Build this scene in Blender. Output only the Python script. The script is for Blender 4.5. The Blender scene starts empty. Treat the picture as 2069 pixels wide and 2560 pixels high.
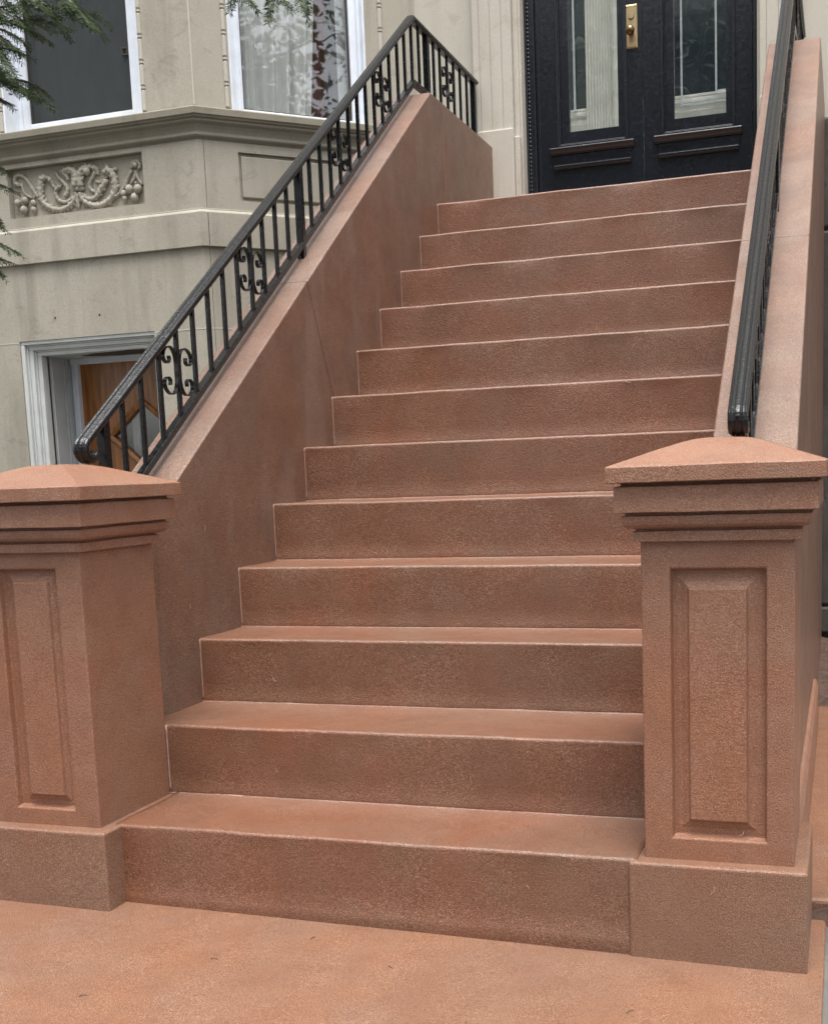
import bpy, bmesh, math, random
from math import sin, cos, pi, radians
from mathutils import Vector, Matrix, noise as mnoise
random.seed(7)
sc = bpy.context.scene
col = sc.collection

# ------------------------------------------------------------------ camera
cam = bpy.data.cameras.new('camera')
co = bpy.data.objects.new('camera', cam)
col.objects.link(co)
CAM = Vector((1.919, -2.637, 1.09))
Rr, Uu, Ff = Vector((0.9514, 0.3059, -0.0354)), Vector((-0.0084, 0.1405, 0.99)), Vector((-0.3079, 0.9416, -0.1362))
m = Matrix((Rr, Uu, -Ff)).transposed().to_4x4()
m.translation = CAM
co.matrix_world = m
cam.sensor_fit = 'HORIZONTAL'
cam.sensor_width = 36
cam.lens = 2920.18 / 2069 * 36
cam.shift_x = -0.0624
cam.shift_y = 0.1450
cam.clip_start = 0.05
cam.clip_end = 500
sc.camera = co

# ------------------------------------------------------------------ light
SUN_EL, SUN_AZ = 76, 160          # azimuth clockwise from +y (behind the camera, to the right)
w = bpy.data.worlds.new('World')
sc.world = w
w.use_nodes = True
nt = w.node_tree
bg = nt.nodes['Background']
sky = nt.nodes.new('ShaderNodeTexSky')
sky.sky_type = 'NISHITA'
sky.sun_disc = False
sky.sun_elevation = radians(SUN_EL)
sky.sun_rotation = radians(SUN_AZ)
sky.air_density = 1.0
sky.dust_density = 4.0
hs = nt.nodes.new('ShaderNodeHueSaturation')
hs.inputs['Saturation'].default_value = 0.22
nt.links.new(sky.outputs[0], hs.inputs['Color'])
nt.links.new(hs.outputs[0], bg.inputs['Color'])
bg.inputs['Strength'].default_value = 0.15
sl = bpy.data.lights.new('sun', 'SUN')
sl.energy = 1.5
sl.angle = radians(25)
sl.color = (1.0, 0.96, 0.9)
so = bpy.data.objects.new('sun', sl)
col.objects.link(so)
az, el = radians(SUN_AZ), radians(SUN_EL)
sd = Vector((sin(az) * cos(el), cos(az) * cos(el), sin(el)))
so.rotation_euler = sd.to_track_quat('Z', 'Y').to_euler()
so.location = sd * 30
sc.view_settings.view_transform = 'Standard'
sc.view_settings.look = 'None'
sc.view_settings.exposure = 1.45
sc.view_settings.gamma = 1.0

# ------------------------------------------------------------------ materials
class NT:
    def __init__(s, name):
        s.m = bpy.data.materials.new(name)
        s.m.use_nodes = True
        s.t = s.m.node_tree
        s.b = s.t.nodes['Principled BSDF']
        s.out = s.t.nodes['Material Output']
        s.tc = s.t.nodes.new('ShaderNodeTexCoord')
        s.co = s.tc.outputs['Object']
    def n(s, ty, **k):
        x = s.t.nodes.new(ty)
        for a, v in k.items(): setattr(x, a, v)
        return x
    def l(s, a, b): s.t.links.new(a, b)
    def mapping(s, sx=1, sy=1, sz=1, loc=(0, 0, 0)):
        mp = s.n('ShaderNodeMapping')
        mp.inputs['Scale'].default_value = (sx, sy, sz)
        mp.inputs['Location'].default_value = loc
        s.l(s.co, mp.inputs['Vector'])
        return mp.outputs[0]
    def noise(s, scale, detail=4, rough=.55, vec=None, dist=0):
        x = s.n('ShaderNodeTexNoise')
        x.inputs['Scale'].default_value = scale
        x.inputs['Detail'].default_value = detail
        x.inputs['Roughness'].default_value = rough
        x.inputs['Distortion'].default_value = dist
        s.l(vec or s.co, x.inputs['Vector'])
        return x.outputs['Fac']
    def ramp(s, fac, stops):
        x = s.n('ShaderNodeValToRGB')
        e = x.color_ramp.elements
        while len(e) < len(stops): e.new(0.5)
        for i, (p, c) in enumerate(stops):
            e[i].position = p
            e[i].color = (*c, 1) if isinstance(c, tuple) else (c, c, c, 1)
        s.l(fac, x.inputs['Fac'])
        return x.outputs['Color']
    def mix(s, fac, a, b, mode='MIX'):
        x = s.n('ShaderNodeMix', data_type='RGBA', blend_type=mode)
        for v, i in ((fac, 0), (a, 6), (b, 7)):
            if hasattr(v, 'links') or hasattr(v, 'is_output'): s.l(v, x.inputs[i])
            elif i == 0: x.inputs[0].default_value = v
            else: x.inputs[i].default_value = (*v, 1)
        return x.outputs[2]
    def math(s, op, a, b=0.0):
        x = s.n('ShaderNodeMath', operation=op)
        for v, i in ((a, 0), (b, 1)):
            if hasattr(v, 'is_output'): s.l(v, x.inputs[i])
            else: x.inputs[i].default_value = v
        return x.outputs[0]
    def bump(s, h, strength=.3, dist=.002, prev=None):
        x = s.n('ShaderNodeBump')
        x.inputs['Strength'].default_value = strength
        x.inputs['Distance'].default_value = dist
        s.l(h, x.inputs['Height'])
        if prev: s.l(prev, x.inputs['Normal'])
        return x.outputs[0]
    def base(s, c):
        if hasattr(c, 'is_output'): s.l(c, s.b.inputs['Base Color'])
        else: s.b.inputs['Base Color'].default_value = (*c, 1)
    def rough(s, r):
        if hasattr(r, 'is_output'): s.l(r, s.b.inputs['Roughness'])
        else: s.b.inputs['Roughness'].default_value = r

def mat_brown(name, a, b, fleck, grain=1.0, wear=None, r=(.38, .62), drip=False, coat=.2):
    q = NT(name)
    f1 = q.noise(2.3, 5, .6, dist=.4)
    c = q.mix(q.ramp(f1, [(.36, 0.0), (.62, 1.0)]), a, b)
    f2 = q.noise(11, 4, .65)
    c = q.mix(q.ramp(f2, [(.42, 0.0), (.68, .6)]), c, tuple(x * .74 for x in a))
    f3 = q.noise(1.2, 4, .6, q.mapping(1, 1, 1.7, (4, 2, 9)), .6)
    c = q.mix(q.ramp(f3, [(.52, 0.0), (.66, .45)]), c, (a[0] * .72, a[1] * .80, a[2] * .92))
    if drip:
        f4 = q.noise(3.0, 3, .5, q.mapping(1.0, 1.6, .55, (0, 2.3, 0)), .3)
        c = q.mix(q.ramp(f4, [(.55, 0.0), (.63, .55)]), c, tuple(x * 1.25 + .03 for x in b))
    # sand grain: dark pits and pale grains
    g = q.noise(230, 3, .75)
    c = q.mix(q.ramp(g, [(.33, .72 * grain), (.52, 0.0)]), c, tuple(x * .5 for x in a))
    g2 = q.noise(430, 2, .8, q.mapping(1, 1, 1, (3, 7, 1)))
    fl = q.math('MULTIPLY', q.ramp(g2, [(.50, 0.0), (.68, .85 * grain)]), q.ramp(q.noise(6, 3, .6), [(.35, .55), (.65, 1.0)]))
    c = q.mix(fl, c, fleck)
    if wear:
        (x, y, z), rad, wc = wear
        vm = q.n('ShaderNodeVectorMath', operation='DISTANCE')
        q.l(q.co, vm.inputs[0]); vm.inputs[1].default_value = (x, y, z)
        d = q.math('ADD', q.math('DIVIDE', vm.outputs['Value'], rad), q.math('MULTIPLY', q.math('SUBTRACT', q.noise(7, 5, .7), .5), 1.1))
        c = q.mix(q.ramp(d, [(.55, .8), (1.0, 0.0)]), c, wc)
    q.base(c)
    q.rough(q.ramp(q.math('ADD', q.math('MULTIPLY', f2, .6), q.math('MULTIPLY', g, .4)), [(.3, r[0]), (.7, r[1])]))
    b1 = q.bump(q.noise(42, 4, .6), .22, .004)
    b2 = q.bump(g, .80 * grain, .0024, b1)
    q.l(b2, q.b.inputs['Normal'])
    q.b.inputs['Specular IOR Level'].default_value = .5
    q.b.inputs['Coat Weight'].default_value = coat
    q.b.inputs['Coat Roughness'].default_value = .24
    q.l(b2, q.b.inputs['Coat Normal'])
    return q.m

FLECK = (.44, .27, .19)
M = {}
M['step'] = mat_brown('brownstone_step', (.158, .051, .020), (.130, .066, .040), FLECK, 1.05, r=(.30, .52), coat=.40)
M['wallstone'] = mat_brown('brownstone_wall', (.146, .056, .027), (.122, .076, .053), FLECK, 1.3, drip=True, coat=.50, r=(.34, .55))
M['pier'] = mat_brown('brownstone_pier', (.245, .093, .044), (.225, .124, .083), FLECK, 1.15)
M['plinth'] = mat_brown('brownstone_plinth', (.185, .080, .042), (.168, .100, .068), FLECK, 1.15)
M['pad'] = mat_brown('brown_coated_pavement', (.200, .077, .034), (.172, .088, .057), (.43, .28, .19), 1.25, wear=((-.03, -.70, 0), .22, (.30, .245, .20)), coat=.25, r=(.30, .52))
q = NT('pale_mortar'); q.base(q.mix(q.noise(60), (.24, .125, .085), (.38, .25, .19))); q.rough(.6); M['fillet'] = q.m

def mat_lime(name, a, b, stain, warm=None):
    q = NT(name)
    c = q.mix(q.ramp(q.noise(1.1, 5, .6, dist=.5), [(.38, 0.0), (.64, 1.0)]), a, b)
    st = q.noise(5.0, 5, .6, q.mapping(1.4, 1.4, .16), .2)
    c = q.mix(q.ramp(st, [(.48, 0.0), (.70, .52)]), c, stain)
    bl = q.noise(7.5, 5, .7, q.mapping(1, 1, 1.3, (5, 1, 2)), .8)
    c = q.mix(q.ramp(bl, [(.58, 0.0), (.68, .28)]), c, tuple(x * .72 for x in stain))
    g = q.noise(170, 4, .75)
    c = q.mix(q.ramp(g, [(.32, .32), (.55, 0.0)]), c, tuple(x * .55 for x in stain))
    q.base(c)
    q.rough(.82)
    q.l(q.bump(g, .35, .0016, q.bump(q.noise(26, 5, .65), .25, .004)), q.b.inputs['Normal'])
    return q.m
M['lime'] = mat_lime('grey_limestone', (.352, .326, .266), (.42, .392, .325), (.19, .176, .142))
M['lime_dark'] = mat_lime('weathered_limestone_sill', (.21, .192, .148), (.25, .228, .176), (.11, .106, .072))
M['lime_warm'] = mat_lime('warm_limestone', (.45, .428, .37), (.50, .475, .415), (.37, .325, .25))
q = NT('mossy_stone_edge')
M['joint'] = NT('lime_mortar').m
M['joint'].node_tree.nodes['Principled BSDF'].inputs['Base Color'].default_value = (.52, .50, .44, 1)
M['joint'].node_tree.nodes['Principled BSDF'].inputs['Roughness'].default_value = .9
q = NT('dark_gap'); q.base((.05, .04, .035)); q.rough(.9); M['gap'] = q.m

def mat_paint(name, c, r, bump=.25, chips=None, spec=.5, sc_=1.0, even=1.0):
    q = NT(name)
    cc = q.mix(q.ramp(q.noise(9 * sc_, 4, .6), [(.35, 0.0), (.7, .5)]), c, tuple(x * .72 for x in c))
    if chips:
        amt, cc2, s3 = chips
        cc = q.mix(q.ramp(q.noise(s3, 6, .7, dist=.6), [(amt, 0.0), (amt + .03, 1.0)]), cc, cc2)
    q.base(cc)
    n2 = q.noise(70 * sc_, 5, .6)
    q.rough(q.ramp(n2, [(.3, max(r - .12 * even, .03)), (.7, r + .14 * even)]))
    q.l(q.bump(n2, bump, .002, q.bump(q.noise(16 * sc_, 4, .6), bump, .003)), q.b.inputs['Normal'])
    q.b.inputs['Specular IOR Level'].default_value = spec
    return q.m
M['iron'] = mat_paint('glossy_black_iron_paint', (.006, .0065, .0075), .20, .15, spec=.4)
M['iron_top'] = mat_paint('wet_worn_black_iron_paint', (.006, .0065, .0075), .15, .50, spec=.40, sc_=3.2)
M['black'] = mat_paint('weathered_black_door_paint', (.0085, .0105, .016), .22, .22, (.762, (.17, .165, .16), 24), .6, .7, .45)
M['white'] = mat_paint('white_window_paint', (.74, .79, .86), .42, .1)
M['white_old'] = mat_paint('old_white_casing_paint', (.62, .64, .63), .55, .4, (.70, (.24, .19, .14), 15))
M['reveal'] = mat_paint('grey_white_reveal_paint', (.50, .53, .54), .6, .3)
M['pale'] = mat_paint('pale_vestibule_paint', (.90, .91, .87), .5, .1)
q = NT('dark_peeling_base')
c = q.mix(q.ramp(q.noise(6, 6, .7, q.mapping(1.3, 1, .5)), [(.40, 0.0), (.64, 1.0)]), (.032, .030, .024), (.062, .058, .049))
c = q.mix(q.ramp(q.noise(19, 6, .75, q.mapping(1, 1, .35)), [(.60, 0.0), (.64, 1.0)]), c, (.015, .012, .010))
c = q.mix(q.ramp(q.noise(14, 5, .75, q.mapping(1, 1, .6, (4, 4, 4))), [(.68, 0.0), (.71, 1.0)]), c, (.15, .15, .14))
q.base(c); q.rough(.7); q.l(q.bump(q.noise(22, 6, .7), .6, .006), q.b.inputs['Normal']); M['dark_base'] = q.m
q = NT('oak_veneer')
wv = q.n('ShaderNodeTexNoise'); wv.inputs['Scale'].default_value = 9; wv.inputs['Detail'].default_value = 6
q.l(q.mapping(5, 5, .35), wv.inputs['Vector'])
c = q.mix(q.ramp(wv.outputs['Fac'], [(.38, 0.0), (.66, 1.0)]), (.195, .070, .013), (.36, .145, .034))
q.base(c); q.rough(.35); M['oak'] = q.m
q = NT('brass'); q.base(q.mix(q.noise(40, 4, .6), (.43, .335, .20), (.30, .22, .115))); q.rough(.48); q.b.inputs['Metallic'].default_value = .85; M['brass'] = q.m
q = NT('dark_bronze'); q.base((.16, .11, .055)); q.rough(.28); q.b.inputs['Metallic'].default_value = .9; M['bronze'] = q.m
q = NT('dark_room'); q.base((.10, .105, .11)); q.rough(.9); M['room'] = q.m
q = NT('dark_glass_panel'); q.base((.035, .045, .07)); q.rough(.06); q.b.inputs['Specular IOR Level'].default_value = .8; M['slate'] = q.m

def mat_glass(name, refl, tint=(.985, .99, .985), wob=.0):
    q = NT(name)
    q.t.nodes.remove(q.b)
    tr = q.n('ShaderNodeBsdfTransparent'); tr.inputs[0].default_value = (*tint, 1)
    gl = q.n('ShaderNodeBsdfGlossy'); gl.inputs['Roughness'].default_value = .015
    fr = q.n('ShaderNodeFresnel'); ge = q.n('ShaderNodeNewGeometry')
    q.l(q.math('SUBTRACT', 1.5, q.math('MULTIPLY', ge.outputs['Backfacing'], 1.5 - 1 / 1.5)), fr.inputs[0])   # the same reflection from either side of the thin pane
    mx = q.n('ShaderNodeMixShader')
    q.l(q.math('ADD', q.math('MULTIPLY', fr.outputs[0], 1.35), refl), mx.inputs[0])
    q.l(tr.outputs[0], mx.inputs[1]); q.l(gl.outputs[0], mx.inputs[2])
    if wob: q.l(q.bump(q.noise(2.6, 2, .5), wob, .03), gl.inputs['Normal'])
    q.l(mx.outputs[0], q.out.inputs['Surface'])
    return q.m
M['glass'] = mat_glass('window_glass', .035, wob=.05)
M['door_glass'] = mat_glass('old_door_glass', .10, wob=.10)
def mat_screen():
    q = NT('insect_screen'); q.t.nodes.remove(q.b)
    tr = q.n('ShaderNodeBsdfTransparent'); tr.inputs[0].default_value = (.85, .88, .88, 1)
    df = q.n('ShaderNodeBsdfDiffuse'); df.inputs[0].default_value = (.055, .06, .062, 1)
    mx = q.n('ShaderNodeMixShader'); mx.inputs[0].default_value = .50
    q.l(tr.outputs[0], mx.inputs[1]); q.l(df.outputs[0], mx.inputs[2]); q.l(mx.outputs[0], q.out.inputs['Surface'])
    return q.m
M['screen'] = mat_screen()
def mat_cloth(name, c, tr):
    q = NT(name)
    q.base(c); q.rough(.9)
    t2 = q.n('ShaderNodeBsdfTranslucent'); t2.inputs[0].default_value = (*c, 1)
    t3 = q.n('ShaderNodeBsdfTransparent')
    m1 = q.n('ShaderNodeMixShader'); m1.inputs[0].default_value = .45
    m2 = q.n('ShaderNodeMixShader'); m2.inputs[0].default_value = tr
    q.l(q.b.outputs[0], m1.inputs[1]); q.l(t2.outputs[0], m1.inputs[2])
    q.l(m1.outputs[0], m2.inputs[1]); q.l(t3.outputs[0], m2.inputs[2])
    q.l(m2.outputs[0], q.out.inputs['Surface'])
    return q.m
M['sheer'] = mat_cloth('white_sheer_cloth', (.86, .88, .86), .06)
M['red'] = mat_cloth('dark_red_cloth', (.13, .040, .044), 0.0)
def mat_leaf(name, a, b):
    q = NT(name)
    oi = q.n('ShaderNodeNewGeometry')
    c = q.mix(oi.outputs['Random Per Island'], a, b)
    q.base(c); q.rough(.5)
    q.b.inputs['Specular IOR Level'].default_value = .4
    t2 = q.n('ShaderNodeBsdfTranslucent'); q.l(c, t2.inputs[0])
    mx = q.n('ShaderNodeMixShader'); mx.inputs[0].default_value = .25
    q.l(q.b.outputs[0], mx.inputs[1]); q.l(t2.outputs[0], mx.inputs[2]); q.l(mx.outputs[0], q.out.inputs['Surface'])
    return q.m
M['yew'] = mat_leaf('yew_needles', (.018, .042, .012), (.055, .105, .028))
M['leaf'] = mat_leaf('street_tree_leaves', (.03, .06, .015), (.07, .11, .03))
q = NT('bark'); q.base(q.mix(q.noise(20, 5, .7, q.mapping(1, 1, .25)), (.05, .035, .025), (.12, .09, .07))); q.rough(.9); q.l(q.bump(q.noise(25, 5, .7, q.mapping(1, 1, .25)), .8, .01), q.b.inputs['Normal']); M['bark'] = q.m
def mat_simple(name, a, b, s, r=.85, bs=.5, bd=.004):
    q = NT(name)
    nn = q.noise(s, 5, .65)
    q.base(q.mix(q.ramp(nn, [(.35, 0.0), (.66, 1.0)]), a, b)); q.rough(r)
    q.l(q.bump(q.noise(s * 9, 4, .7), bs, bd), q.b.inputs['Normal'])
    return q.m
M['concrete'] = mat_simple('grey_concrete', (.085, .08, .072), (.125, .118, .105), 6)
M['flag'] = mat_simple('grey_green_flagstone', (.085, .095, .085), (.13, .138, .124), 5)
M['soil'] = mat_simple('dark_soil', (.055, .032, .022), (.13, .075, .055), 30, .95, .9, .01)
M['asphalt'] = mat_simple('asphalt', (.045, .045, .045), (.065, .064, .06), 8)
M['brick'] = mat_simple('brown_row_house_stone', (.15, .085, .06), (.19, .115, .085), 2)
q = NT('row_house_glass'); q.base((.03, .035, .04)); q.rough(.08); M['far_glass'] = q.m
M['far_trim'] = mat_paint('row_house_trim', (.55, .52, .47), .6)
M['sheen'] = mat_paint('grey_metal', (.25, .26, .27), .4)

# ------------------------------------------------------------------ mesh helpers
class MB:
    def __init__(s): s.v = []; s.f = []; s.mi = []
    def add(s, vs, fs, mi=0):
        o = len(s.v); s.v += [tuple(v) for v in vs]
        s.f += [tuple(i + o for i in f) for f in fs]; s.mi += [mi] * len(fs)
    def box(s, x0, x1, y0, y1, z0, z1, mi=0):
        vs = [(x, y, z) for z in (z0, z1) for y in (y0, y1) for x in (x0, x1)]
        s.add(vs, [(0, 2, 3, 1), (4, 5, 7, 6), (0, 1, 5, 4), (2, 6, 7, 3), (0, 4, 6, 2), (1, 3, 7, 5)], mi)
    def prism(s, poly, ax, c0, c1, mi=0):
        """poly of 2-D points extruded along axis ax (0: points are y,z; 1: x,z; 2: x,y)"""
        def P(p, c): l = list(p); l.insert(ax, c); return tuple(l)
        n = len(poly)
        vs = [P(p, c0) for p in poly] + [P(p, c1) for p in poly]
        s.add(vs, [tuple(range(n))[::-1], tuple(range(n, 2 * n))] + [(i, (i + 1) % n, n + (i + 1) % n, n + i) for i in range(n)], mi)
    def loft(s, rings, cap=(True, True), closed=True, mi=0):
        n = len(rings[0]); vs = [p for r in rings for p in r]; fs = []
        for k in range(len(rings) - 1):
            for i in range(n if closed else n - 1):
                j = (i + 1) % n
                fs.append((k * n + i, k * n + j, (k + 1) * n + j, (k + 1) * n + i))
        if cap[0]: fs.append(tuple(range(n))[::-1])
        if cap[1]: fs.append(tuple((len(rings) - 1) * n + i for i in range(n)))
        s.add(vs, fs, mi)
    def tube(s, pts, rad, seg=8, mi=0):
        pts = [Vector(p) for p in pts]; rs = rad if isinstance(rad, (list, tuple)) else [rad] * len(pts)
        rings = []; up = Vector((0.13, 0.31, 0.94))
        for i, p in enumerate(pts):
            t = (pts[min(i + 1, len(pts) - 1)] - pts[max(i - 1, 0)]).normalized()
            a = t.cross(up)
            if a.length < .1: a = t.cross(Vector((1, 0, 0)))
            a.normalize(); b = t.cross(a); up = a.cross(t) if False else up
            rings.append([p + (a * cos(2 * pi * k / seg) + b * sin(2 * pi * k / seg)) * rs[i] for k in range(seg)])
        s.loft(rings, mi=mi)
    def ball(s, c, r, seg=12, rg=8, sx=1, sy=1, sz=1, mi=0):
        c = Vector(c); rings = []
        for i in range(1, rg):
            a = pi * i / rg
            rings.append([c + Vector((sx * r * sin(a) * cos(2 * pi * k / seg), sy * r * sin(a) * sin(2 * pi * k / seg), -sz * r * cos(a))) for k in range(seg)])
        s.loft(rings, mi=mi)
    def build(s, name, mats, parent=None, bevel=0, seg=2, smooth=False, ang=40, recalc=True):
        off = Vector((0, 0, 0))
        p = parent
        while p is not None: off += p.location; p = p.parent
        me = bpy.data.meshes.new(name)
        me.from_pydata([tuple(Vector(v) - off) for v in s.v], [], s.f)
        for mm in (mats if isinstance(mats, (list, tuple)) else [mats]): me.materials.append(mm)
        me.polygons.foreach_set('material_index', s.mi)
        if recalc:
            bm = bmesh.new(); bm.from_mesh(me)
            bmesh.ops.recalc_face_normals(bm, faces=bm.faces)
            bm.to_mesh(me); bm.free()
        if smooth: me.polygons.foreach_set('use_smooth', [True] * len(me.polygons))
        me.update()
        o = bpy.data.objects.new(name, me); col.objects.link(o)
        if parent is not None: o.parent = parent
        if bevel:
            b = o.modifiers.new('bevel', 'BEVEL'); b.width = bevel; b.segments = seg
            b.limit_method = 'ANGLE'; b.angle_limit = radians(ang)
        return o
def thing(name, label, cat, loc=(0, 0, 0), group=None):
    o = bpy.data.objects.new(name, None); col.objects.link(o); o.location = loc
    o['label'] = label; o['category'] = cat
    if group: o['group'] = group
    return o
def tag(o, label, cat, group=None):
    o['label'] = label; o['category'] = cat
    if group: o['group'] = group
    return o
def struct(o, kind='structure'):
    o['kind'] = kind; return o
def smooth_pts(pts, n=6):
    P = [Vector(p) for p in pts]; out = []
    for i in range(len(P) - 1):
        a, b, c, d = P[max(i - 1, 0)], P[i], P[i + 1], P[min(i + 2, len(P) - 1)]
        for k in range(n):
            t = k / n
            out.append(.5 * ((2 * b) + (c - a) * t + (2 * a - 5 * b + 4 * c - d) * t * t + (3 * b - a - 3 * c + d) * t ** 3))
    out.append(P[-1]); return out

# ------------------------------------------------------------------ ground
H, D, NST = .2, .27526, 12
WX0, WX1 = -.187, 0.0            # left stair wall
RX0, RX1 = 1.582, 1.802          # right stair wall
FAC = 4.10                       # facade plane
def ztop(y): return .745 + .7245 * y
YPK = 2.985; ZPK = ztop(YPK)

b = MB(); b.add([(-150, -150, -.14), (150, -150, -.14), (150, 150, -.14), (-150, 150, -.14)], [(0, 1, 2, 3)])
struct(b.build('ground', M['soil'], recalc=False))
b = MB(); b.box(-9, 9, -3.2, .24, -.2, -.045)
o = struct(b.build('sidewalk', M['concrete'], bevel=.01))
b = MB(); b.box(-40, 40, -16, -3.35, -.25, -.12)
struct(b.build('road', M['asphalt']))
b = MB(); b.box(-9, 9, -3.35, -3.2, -.25, -.05)
struct(b.build('kerb', M['concrete'], bevel=.015))
# the coated apron at the foot of the stairs, falling gently to the right
b = MB(); n = 24; xs = [-.62 + (1.884 + .62) * i / n for i in range(n + 1)]
def zpad(x): return -.0105 - .012 * (x - .0)
top = []; bot = []
for j, y in enumerate((-1.25, -.8, -.35, .02, .24)):
    for x in xs: top.append((x, y, zpad(x) + .0012 * mnoise.noise(Vector((x * 6, y * 6, 0)))))
vs = top + [(x, y, -.09) for y in (-1.25, .24) for x in xs]
N1 = n + 1; fs = []
for j in range(4):
    for i in range(n): fs.append((j * N1 + i, j * N1 + i + 1, (j + 1) * N1 + i + 1, (j + 1) * N1 + i))
for i in range(n):
    fs.append((5 * N1 + i, 5 * N1 + i + 1, i + 1, i)); fs.append((4 * N1 + i, 4 * N1 + i + 1, 6 * N1 + i + 1, 6 * N1 + i))
fs.append((0, N1, 2 * N1, 3 * N1, 4 * N1, 6 * N1, 5 * N1)); fs.append(tuple(i + n for i in (0, N1, 2 * N1, 3 * N1, 4 * N1, 6 * N1, 5 * N1)))
b.add(vs, fs)
struct(b.build('pavement', M['pad'], bevel=.008, ang=60))
b = MB(); b.box(1.80, 4.2, .345, 2.80, -.2, -.022)
struct(b.build('areaway_paving', M['pad'], bevel=.012, seg=3))
b = MB(); b.box(-6.5, -.19, .24, 4.3, -.2, -.052)
struct(b.build('yard_paving', M['flag']))
# loose soil beyond and between the paving on the right
def soil_patch(b, x0, x1, y0, y1, h0, h1, nx, ny):
    o = len(b.v); vs = []; fs = []
    for j in range(ny + 1):
        for i in range(nx + 1):
            x = x0 + (x1 - x0) * i / nx; y = y0 + (y1 - y0) * j / ny; t = j / ny
            e = 1 if 0 < i < nx and 0 < j < ny else .3
            vs.append((x, y, h0 + (h1 - h0) * t + e * (.035 * mnoise.noise(Vector((x * 7, y * 7, 1))) + .03 * abs(mnoise.noise(Vector((x * 19, y * 19, 4)))))))
    for j in range(ny):
        for i in range(nx):
            k = j * (nx + 1) + i; fs.append((k, k + 1, k + nx + 2, k + nx + 1))
    b.add(vs, fs)
b = MB(); soil_patch(b, 1.80, 4.2, 2.79, 4.12, -.045, .12, 60, 34); soil_patch(b, 1.80, 4.2, .22, .36, -.05, -.045, 90, 6)
struct(b.build('soil', M['soil'], smooth=True, recalc=False), 'stuff')

# ------------------------------------------------------------------ staircase
st = thing('staircase', 'flight of twelve freshly coated brownstone steps rising between two sloping walls', 'stairs', (.79, 0, 0))
def step_y(k): return {1: -.085, 2: .219}.get(k, (k - 1) * D)
def make_step(k):
    y0 = step_y(k); y1 = (step_y(k + 1) if k < NST else FAC + .12) + .02
    z1 = k * H; z0 = (k - 1) * H - (.10 if k == 1 else .02)
    xa, xb = -.02, RX0 + .02
    if k == 1: xa, xb = .09, 1.475
    if k == 2: xa, xb = -.02, RX0 + .02
    b = MB(); nx = 90
    prof = []                                          # y, z, jitter weight
    r = .0085
    prof += [(y0 - .004, z0, 0), (y0 - .004, (k - 1) * H + .001, .3)] if k == 1 else [(y0, z0, 0)]
    prof += [(y0 - .003, (k - 1) * H + .010, .6), (y0, (k - 1) * H + .02, .4)]
    for q in range(1, 5): prof.append((y0 + .0005 * q * 0, (k - 1) * H + .02 + (H - .03) * q / 4, .7))
    for q in range(5):
        a = pi - q * pi / 8
        prof.append((y0 + r + r * cos(a), z1 - r + r * sin(a), .9))
    prof += [(y0 + .06, z1 + .0005, .3), ((y0 + y1) / 2, z1 - .001, .5), (y1 - .03, z1, .3), (y1 - .022, z1 + .004, .4), (y1 - .018, z1 + .012, .4), (y1, z1 + .012, 0), (y1, z0, 0)]
    rings = []
    for i in range(nx + 1):
        x = xa + (xb - xa) * i / nx; ring = []
        for j, (y, z, wj) in enumerate(prof):
            s = Vector((x * 4.3, k * 5.1, z * 7)); s2 = Vector((x * 19, k * 2.2 + 9, y * 23))
            dj = wj * (.0026 * mnoise.noise(s) + .0011 * mnoise.noise(s2))
            ring.append((x, y + dj, z + (wj * .0024 * mnoise.noise(s + Vector((9, 1, 3))) + wj * .0008 * mnoise.noise(s2 + Vector((2, 8, 3))))))
        rings.append(ring)
    b.loft(rings)
    # pale cement fillet where the riser meets the walls
    if k >= 2:
        for side, x in ((1, .0 if k > 2 else .072), (-1, RX0 if k > 2 else 1.492)):
            rr = []
            for q in range(13):
                z = (k - 1) * H + .002 + (H - .004) * q / 12; e = .0026 + .0014 * mnoise.noise(Vector((z * 40, k, side)))
                rr.append([(x - side * .004, y0 + .005, z), (x + side * e, y0 + .005, z), (x + side * e * .6, y0 - e * .7, z), (x - side * .004, y0 - e, z)])
            b.loft(rr, mi=1)
    rr = []
    for q in range(121):
        x = xa + (xb - xa) * q / 120; zb_ = (k - 1) * H + .0005 if k > 1 else zpad(x) - .001
        e = max(.0007, .0026 + .0022 * mnoise.noise(Vector((x * 9, k * 3.1, 2))) + .0022 * mnoise.noise(Vector((x * 60, k * 1.7, 5))))
        yb_ = y0 - (.004 if k == 1 else 0)
        rr.append([(x, yb_ + .006, zb_ - .004), (x, yb_ - e * 1.3, zb_ - .004), (x, yb_ - e, zb_ + e * .4), (x, yb_ - e * .3, zb_ + e), (x, yb_ + .006, zb_ + e)])
    if 2 <= k <= 4: b.loft(rr, mi=1)
    o = b.build('step' if k < NST else 'landing', [M['step'], M['fillet']], st)
    o.data.polygons.foreach_set('use_smooth', [len(p.vertices) == 4 for p in o.data.polygons])
for k in range(1, NST + 1): make_step(k)

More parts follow.
